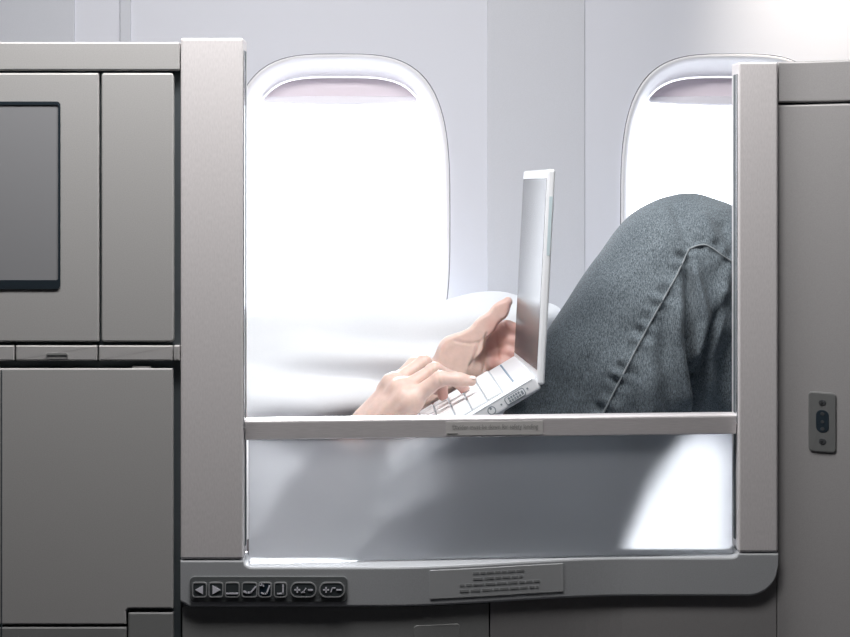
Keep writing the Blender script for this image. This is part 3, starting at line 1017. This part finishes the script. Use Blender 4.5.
# fingernails that show
def nail(p, d, up, l, w_):
    d = Vector(d).normalized(); up = Vector(up); up = (up - d * up.dot(d)).normalized(); sd = d.cross(up)
    bm = bmesh.new()
    bmesh.ops.create_uvsphere(bm, u_segments=14, v_segments=10, radius=1)
    for v in bm.verts:
        v.co = Vector(p) + d * v.co.x * l + sd * v.co.y * w_ + up * v.co.z * .0009
    return obj('fingernail', bm, M['nail'], person, True)


nail(P(472.5, 377.2, 2.301), P(477, 379.2, 2.30) - P(468, 377.6, 2.30), (0, -.3, 1), .0048, .0042)

# short-sleeved white shirt
S = Solid((-.62, 2.10, .52), (.24, 2.70, 1.0), .006)
S.chain([(.13, 2.44, .680), (-.10, 2.43, .692), (-.30, 2.42, .738), (-.43, 2.415, .778)], [.098, .091, .110, .094], .04)
S.cone((-.41, 2.31, .788), (-.41, 2.52, .788), .086, .086, .05)
S.cone(shr, shr + (el - shr) * .62, .070, .062, .03)
S.cone(shl, shl + (ell - shl) * .62, .068, .060, .03)
V, Q = S.mesh(); V = smooth_pts(V, Q, 2); nn = normals(V, Q)
V += nn * (.003 * np.sin(80 * V[:, 0] + 40 * V[:, 2]) * np.sin(50 * V[:, 1] + 20 * V[:, 2]))[:, None]
link('shirt', np_mesh('shirt', [(off_laptop(V), Q)]), M['tshirt'], person)

# grey sleeves down to the wrists
for a_, b_, c_, rs in ((shr, el, el + (wr - el) * .86, (.068, .060, .054, .056, .047, .041)), (shl, ell, ell + (wl - ell) * .52, (.066, .058, .050, .050, .047, .044))):
    S = Solid(np.min([a_, b_, c_], 0) - .09, np.max([a_, b_, c_], 0) + .09, .004)
    S.chain([a_, (a_ + b_) / 2, b_], rs[:3], .03)
    S.chain([b_, b_ + (c_ - b_) * .35, b_ + (c_ - b_) * .8, c_], rs[2:], .02)
    V, Q = S.mesh(); V = smooth_pts(V, Q, 2); nn = normals(V, Q)
    V += nn * (.0025 * np.sin(120 * V[:, 0] + 90 * V[:, 2]) * np.sin(60 * V[:, 1] + 70 * V[:, 2]))[:, None]
    V[:, 2] = np.maximum(V[:, 2], .560 + np.maximum(0, -.125 - V[:, 0]) * .1584 + .002)
    sl_ = link('sleeve', np_mesh('sleeve', [(off_laptop(V), Q)]), M['sleeve'], person); sl_['label'] = 'mauve-grey sleeve'

# jeans: raised near leg, far leg lying along the seat
hip = V3(496, 588, 2.41); kn = V3(688, 265, 2.385); ank = V3(915, 545, 2.37)
S = Solid((-.06, 2.24, .54), (1.05, 2.66, 1.16), .0036)
S.chain([hip] + [hip + (kn - hip) * t for t in (.35, .68, .88)] + [kn], [.100, .0925, .0985, .0925, .078], .03)
S.cone(kn + np.array((-.008, 0, .004)), kn + np.array((.018, 0, -.004)), .0745, .071, .03)
S.chain([kn + np.array((.012, 0, -.012)), kn + (ank - kn) * .45, ank], [.074, .069, .056], .035)
S.cone(V3(700, 320, 2.385), V3(716, 380, 2.38), .056, .042, .03)
S.cone((.125, 2.38, .672), (.125, 2.50, .672), .106, .106, .05)
hf, kf, af = V3(514, 576, 2.55), V3(690, 272, 2.56), V3(915, 535, 2.55)
S.chain([hf, hf + (kf - hf) * .5, kf], [.098, .092, .074], .02)
S.chain([kf + np.array((.012, 0, -.012)), kf + (af - kf) * .45, af], [.074, .068, .052], .012)
V, Q = S.mesh(); V = smooth_pts(V, Q, 2)
nn = normals(V, Q)
px_ = 425 + V[:, 0] / V[:, 1] * FPX; py_ = HOR + (EYE - V[:, 2]) / V[:, 1] * FPX
near = np.clip((2.42 - V[:, 1]) / .04, 0, 1)
SEAM = [(689, 249), (676, 277), (655, 314), (636, 349), (618, 384), (598, 424), (575, 480)]
HEM = [(689, 249), (699, 245), (706, 244), (714, 249), (723, 256), (736, 264), (760, 274)]
dsp = np.zeros(len(V))
d, t, s = seg_dist(px_, py_, SEAM)
pk = np.sin(t * 2 * math.pi * 15 + 1.2 * np.sin(t * 21)) * (.7 + .5 * np.sin(t * 37))
dsp += near * .0036 * pk * np.exp(-((d - 5) / 6.5) ** 2) * np.where(s > 0, .45, 1.0)
dsp += near * .0015 * np.exp(-(d / 1.6) ** 2) - near * .0011 * np.exp(-((d - 3.6) / 1.6) ** 2)
d, t, s = seg_dist(px_, py_, HEM)
dsp += near * (.0016 * np.exp(-(d / 1.6) ** 2) - .0012 * np.exp(-((d - 3.6) / 1.6) ** 2) + .0012 * np.sin(t * 2 * math.pi * 5) * np.exp(-((d - 5) / 6) ** 2))
for ln, a, w_ in (
        ([(687, 252), (688, 285), (689, 320), (690, 352), (696, 390), (700, 430)], -.011, 4.5),
        ([(690, 256), (699, 290), (705, 320), (700, 345), (694, 372)], .0075, 5.5),
        ([(723, 300), (712, 330), (704, 355), (699, 380), (703, 420)], -.0085, 4.5),
        ([(727, 270), (722, 300), (716, 330), (709, 358), (712, 400)], .006, 5.5),
        ([(735, 330), (724, 360), (718, 395), (717, 430)], -.003, 6),
        ([(682, 285), (678, 330), (684, 375), (690, 420)], .0055, 6),
        ([(668, 300), (664, 345), (668, 390), (672, 430)], -.0035, 6.5),
        ([(650, 335), (650, 370), (655, 425)], .0028, 7),
        ([(632, 365), (636, 395), (640, 430)], -.0025, 6),
        ([(615, 400), (620, 430)], .0022, 5),
        ([(672, 200), (681, 222), (688, 246)], -.0035, 5.5),
        ([(662, 205), (670, 226), (680, 246)], .0022, 6.5),
        ([(700, 212), (708, 232), (712, 246)], .0035, 7),
        ([(722, 220), (728, 240), (735, 255)], -.0025, 6),
        ([(572, 400), (585, 372), (590, 350)], -.0018, 7),
        ([(545, 405), (552, 380)], .002, 7)):
    d, t, s = seg_dist(px_, py_, ln)
    fade = np.clip(np.minimum(t, 1 - t) * 6, 0, 1)
    dsp += near * 1.4 * a * np.exp(-(d / w_) ** 2) * (.25 + .75 * fade)
dsp += .0016 * np.sin(38 * V[:, 0] + 25 * V[:, 2]) * np.sin(47 * V[:, 2] - 22 * V[:, 0] + 3) + .0010 * np.sin(90 * V[:, 0] - 60 * V[:, 2]) * np.sin(70 * V[:, 2] + 30 * V[:, 1])
V = V + nn * dsp[:, None]
V[:, 2] = np.maximum(V[:, 2], .558)
V = off_laptop(V)
jeans_me = np_mesh('jeans', [(V, Q)])
jeans = link('jeans', jeans_me, M['denim'], person)
# raised stitched seams laid on the cloth
bvh = BVHTree.FromPolygons([tuple(v) for v in V], [tuple(int(i) for i in q) for q in Q])
bm = bmesh.new()
eye = Vector((0, 0, EYE))
for ln in (SEAM, HEM):
    pts = []
    for (ax, ay), (bx, by) in zip(ln[:-1], ln[1:]):
        st = max(3, int(math.hypot(bx - ax, by - ay) / 2.5))
        for i in range(st):
            dr = (P(ax + (bx - ax) * i / st, ay + (by - ay) * i / st, 2.3) - eye).normalized()
            hit = bvh.ray_cast(eye + dr * 2.1, dr)
            if hit[0] is not None: pts.append(hit[0] - dr * .0001)
    for _ in range(3):
        pts = [pts[0]] + [(pts[i - 1] + pts[i] * 2 + pts[i + 1]) / 4 for i in range(1, len(pts) - 1)] + [pts[-1]]
    add_tube(bm, pts, .0011, 6)
obj('seam', bm, M['seam'], jeans, True)
for ak in (ank, af):
    S = Solid(ak - np.array((.10, .08, .14)), ak + np.array((.25, .08, .10)), .005)
    S.chain([ak + np.array((0, 0, .02)), ak + np.array((-.012, 0, -.05)), ak + np.array((.15, 0, -.062))], [.045, .040, .032], .03)
    V, Q = S.mesh(); V = smooth_pts(V, Q, 2); V[:, 2] = np.maximum(V[:, 2], .604)
    link('sock', np_mesh('sock', [(V, Q)]), M['shoe'], person)

# ------------------------------------------------------------------------- laptop
lap = thing('laptop', 'open white laptop on the lap, screen facing the hands', 'laptop', Nn)


def place(bm, f):
    for q in bm.verts: q.co = f(*q.co)
    return bm


bm = bmesh.new(); add_box(bm, 0, W, -.008, BD, -.0175, 0, .004, 4)
base = obj('base', place(bm, LB), M['laptop'], lap)
bm = bmesh.new(); add_box(bm, .010, W - .010, .030, .130, -.002, .0003); obj('keyboard_well', place(bm, LB), M['laptop_gap'], base)
first = None
nu, nv = 12, 5
pu, pv = (W - .023) / nu, .098 / nv
bm = bmesh.new(); add_box(bm, .0009, pu - .0009, .0009, pv - .0009, -.001, .0026, .0010, 2)
bmesh.ops.recalc_face_normals(bm, faces=bm.faces[:])
kme = bpy.data.meshes.new('key'); bm.to_mesh(kme); bm.free(); kme.materials.append(M['laptop_key'])
R = Matrix((u, v, n)).transposed().to_4x4()
for j in range(nv):
    i = 0
    while i < nu:
        ko = bpy.data.objects.new('key', kme); COL.objects.link(ko); ko.parent = base
        ko.matrix_basis = Matrix.Translation(LB(.0115 + pu * i, .031 + pv * j, 0)) @ R
        span = 1
        if j == nv - 1 and i == 3: span = 5
        elif j in (2, 3) and i in (0, 10): span = 2
        if span > 1: ko.matrix_basis = ko.matrix_basis @ Matrix.Diagonal((span, 1, 1, 1))
        i += span
bm = bmesh.new(); add_box(bm, W * .36, W * .64, .138, .172, -.001, .0006, .0006); obj('touchpad', place(bm, LB), M['laptop_key'], base)
bm = bmesh.new(); add_box(bm, .045, W - .014, .0135, .0157, -.001, .0006, .0003); obj('status_strip', place(bm, LB), M['laptop_blue'], base)
# ports on the near side
def side(bm, pts, d0, d1, mi=0):        # outline in (v, n) on the near side face
    A = [bm.verts.new(LB(-d1, a, b)) for a, b in pts]; B = [bm.verts.new(LB(d0, a, b)) for a, b in pts]
    k = len(pts)
    for f in [A, B[::-1]] + [(A[i], B[i], B[(i + 1) % k], A[(i + 1) % k]) for i in range(k)]:
        q = bm.faces.new(f); q.material_index = mi


bm = bmesh.new()
side(bm, rrect(.0095, .0345, -.0138, -.0045, .0028), 0, .0005, 0)
side(bm, rrect(.0105, .0335, -.0129, -.0054, .0022), 0, .0008, 1)
for i in range(5):
    for j in range(2):
        side(bm, rrect(.0155 + i * .0031, .0178 + i * .0031, -.0120 + j * .0034, -.0095 + j * .0034, .0003, 2), 0, .0011, 0)
side(bm, rrect(.0118, .0142, -.0115, -.0070, .0008, 3), 0, .0011, 0)
obj('display_port', bm, [M['laptop_mark'], M['laptop']], base)
circ = lambda cv, cn, r, k=20: [(cv + r * math.cos(2 * math.pi * i / k), cn + r * math.sin(2 * math.pi * i / k)) for i in range(k)]
bm = bmesh.new(); side(bm, circ(.0520, -.0092, .0048), 0, .0005, 0); side(bm, circ(.0520, -.0092, .0037), 0, .0008, 1)
side(bm, rrect(.0508, .0532, -.0080, -.0048, .0003, 2), 0, .0010, 0)
obj('round_jack', bm, [M['laptop_mark'], M['laptop']], base)
for pp in (circ(.0395, -.009, .0011, 10), circ(.0060, -.0085, .0011, 10), rrect(.066, .074, -.0125, -.0065, .002)):
    bm = bmesh.new(); side(bm, pp, 0, .0006); obj('port', bm, M['laptop_mark'], base)
bm = bmesh.new(); side(bm, [(-.004, -.0022), (.172, -.0022), (.172, -.0029), (-.004, -.0029)], 0, .0003); obj('parting_line', bm, M['laptop_gap'], base)

# lid
bm = bmesh.new(); add_box(bm, 0, LW, 0, LH, -.0085, 0, .0032, 4)
lid = obj('lid', place(bm, LL), M['laptop'], lap)
bm = bmesh.new(); add_box(bm, .007, LW - .007, .016, LH - .010, -.001, .0004); obj('display', place(bm, LL), M['laptop_screen'], lid)
bm = bmesh.new(); add_box(bm, -.0004, .004, LH * .60, LH - .03, -.0068, -.0030, .0002); obj('edge_insert', place(bm, LL), M['laptop_edge'], lid)
bm = bmesh.new(); add_box(bm, .03, LW - .03, -.003, .006, -.010, .003, .003, 3)
add_tube(bm, [(.012, .001, .004), (.05, .001, .004)], .0055, 12); add_tube(bm, [(LW - .05, .001, .004), (LW - .012, .001, .004)], .0055, 12)
obj('hinge', place(bm, LL), M['laptop'], lap)

# ------------------------------------------------------------------------- lights
def area(name, loc, target, sx, sy, power, col=(1, 1, 1), spread=180):
    l = bpy.data.lights.new(name, 'AREA'); l.shape = 'RECTANGLE'; l.size = sx; l.size_y = sy; l.energy = power; l.color = col
    l.spread = math.radians(spread)
    o = bpy.data.objects.new(name, l); COL.objects.link(o); o.location = loc
    o.rotation_euler = (Vector(target) - Vector(loc)).to_track_quat('-Z', 'Y').to_euler()
    return o


area('aisle_ceiling_light', (-.14, 1.77, 1.84), (-.14, 2.0, 1.0), .9, .14, 16.5, (1, .98, .965))
area('suite_ceiling_light', (.0, 2.14, 2.26), (.0, 2.42, .9), 1.6, .25, 1.7, (.93, .965, 1), 75)
sl = bpy.data.lights.new('reading_lamp', 'SPOT'); sl.energy = 44; sl.color = (1, .91, .78); sl.spot_size = math.radians(34); sl.spot_blend = 1; sl.shadow_soft_size = .03
so = bpy.data.objects.new('reading_lamp', sl); COL.objects.link(so); so.location = (.68, 2.35, 2.0)
so.rotation_euler = (Vector((.60, 2.8, 1.43)) - so.location).to_track_quat('-Z', 'Y').to_euler()
for cx, cz in WIN:
    l = bpy.data.lights.new('window_portal', 'AREA'); l.shape = 'RECTANGLE'; l.size = .27; l.size_y = .44
    l.cycles.is_portal = True
    o = bpy.data.objects.new('window_portal', l); COL.objects.link(o); o.location = (cx, YW + .09, cz)
    o.rotation_euler = (math.radians(-90), 0, 0)
sn = bpy.data.lights.new('sun', 'SUN'); sn.energy = 5.0; sn.angle = math.radians(3); sn.color = (1, .98, .95)
so = bpy.data.objects.new('sun', sn); COL.objects.link(so); so.location = (0, 5, 4)
so.rotation_euler = Vector((.0, -1, -.37)).to_track_quat('-Z', 'Y').to_euler()

w = bpy.data.worlds.new('sky'); SC.world = w; w.use_nodes = True
bg = w.node_tree.nodes['Background']; bg.inputs['Color'].default_value = (.95, .975, 1, 1); bg.inputs['Strength'].default_value = 4.5

# ------------------------------------------------------------------------- camera
cd = bpy.data.cameras.new('camera'); cd.sensor_width = 36; cd.lens = FPX / 850 * 36
cd.shift_y = -(318.5 - HOR) / 850
co = bpy.data.objects.new('camera', cd); COL.objects.link(co)
co.location = (0, 0, EYE); co.rotation_euler = (math.radians(90), 0, 0)
SC.camera = co
vs = SC.view_settings
vs.view_transform = 'Standard'; vs.look = 'None'; vs.gamma = 1; vs.use_curve_mapping = False; vs.exposure = 0
SC.cycles.use_denoising = True
SC.cycles.max_bounces = 12
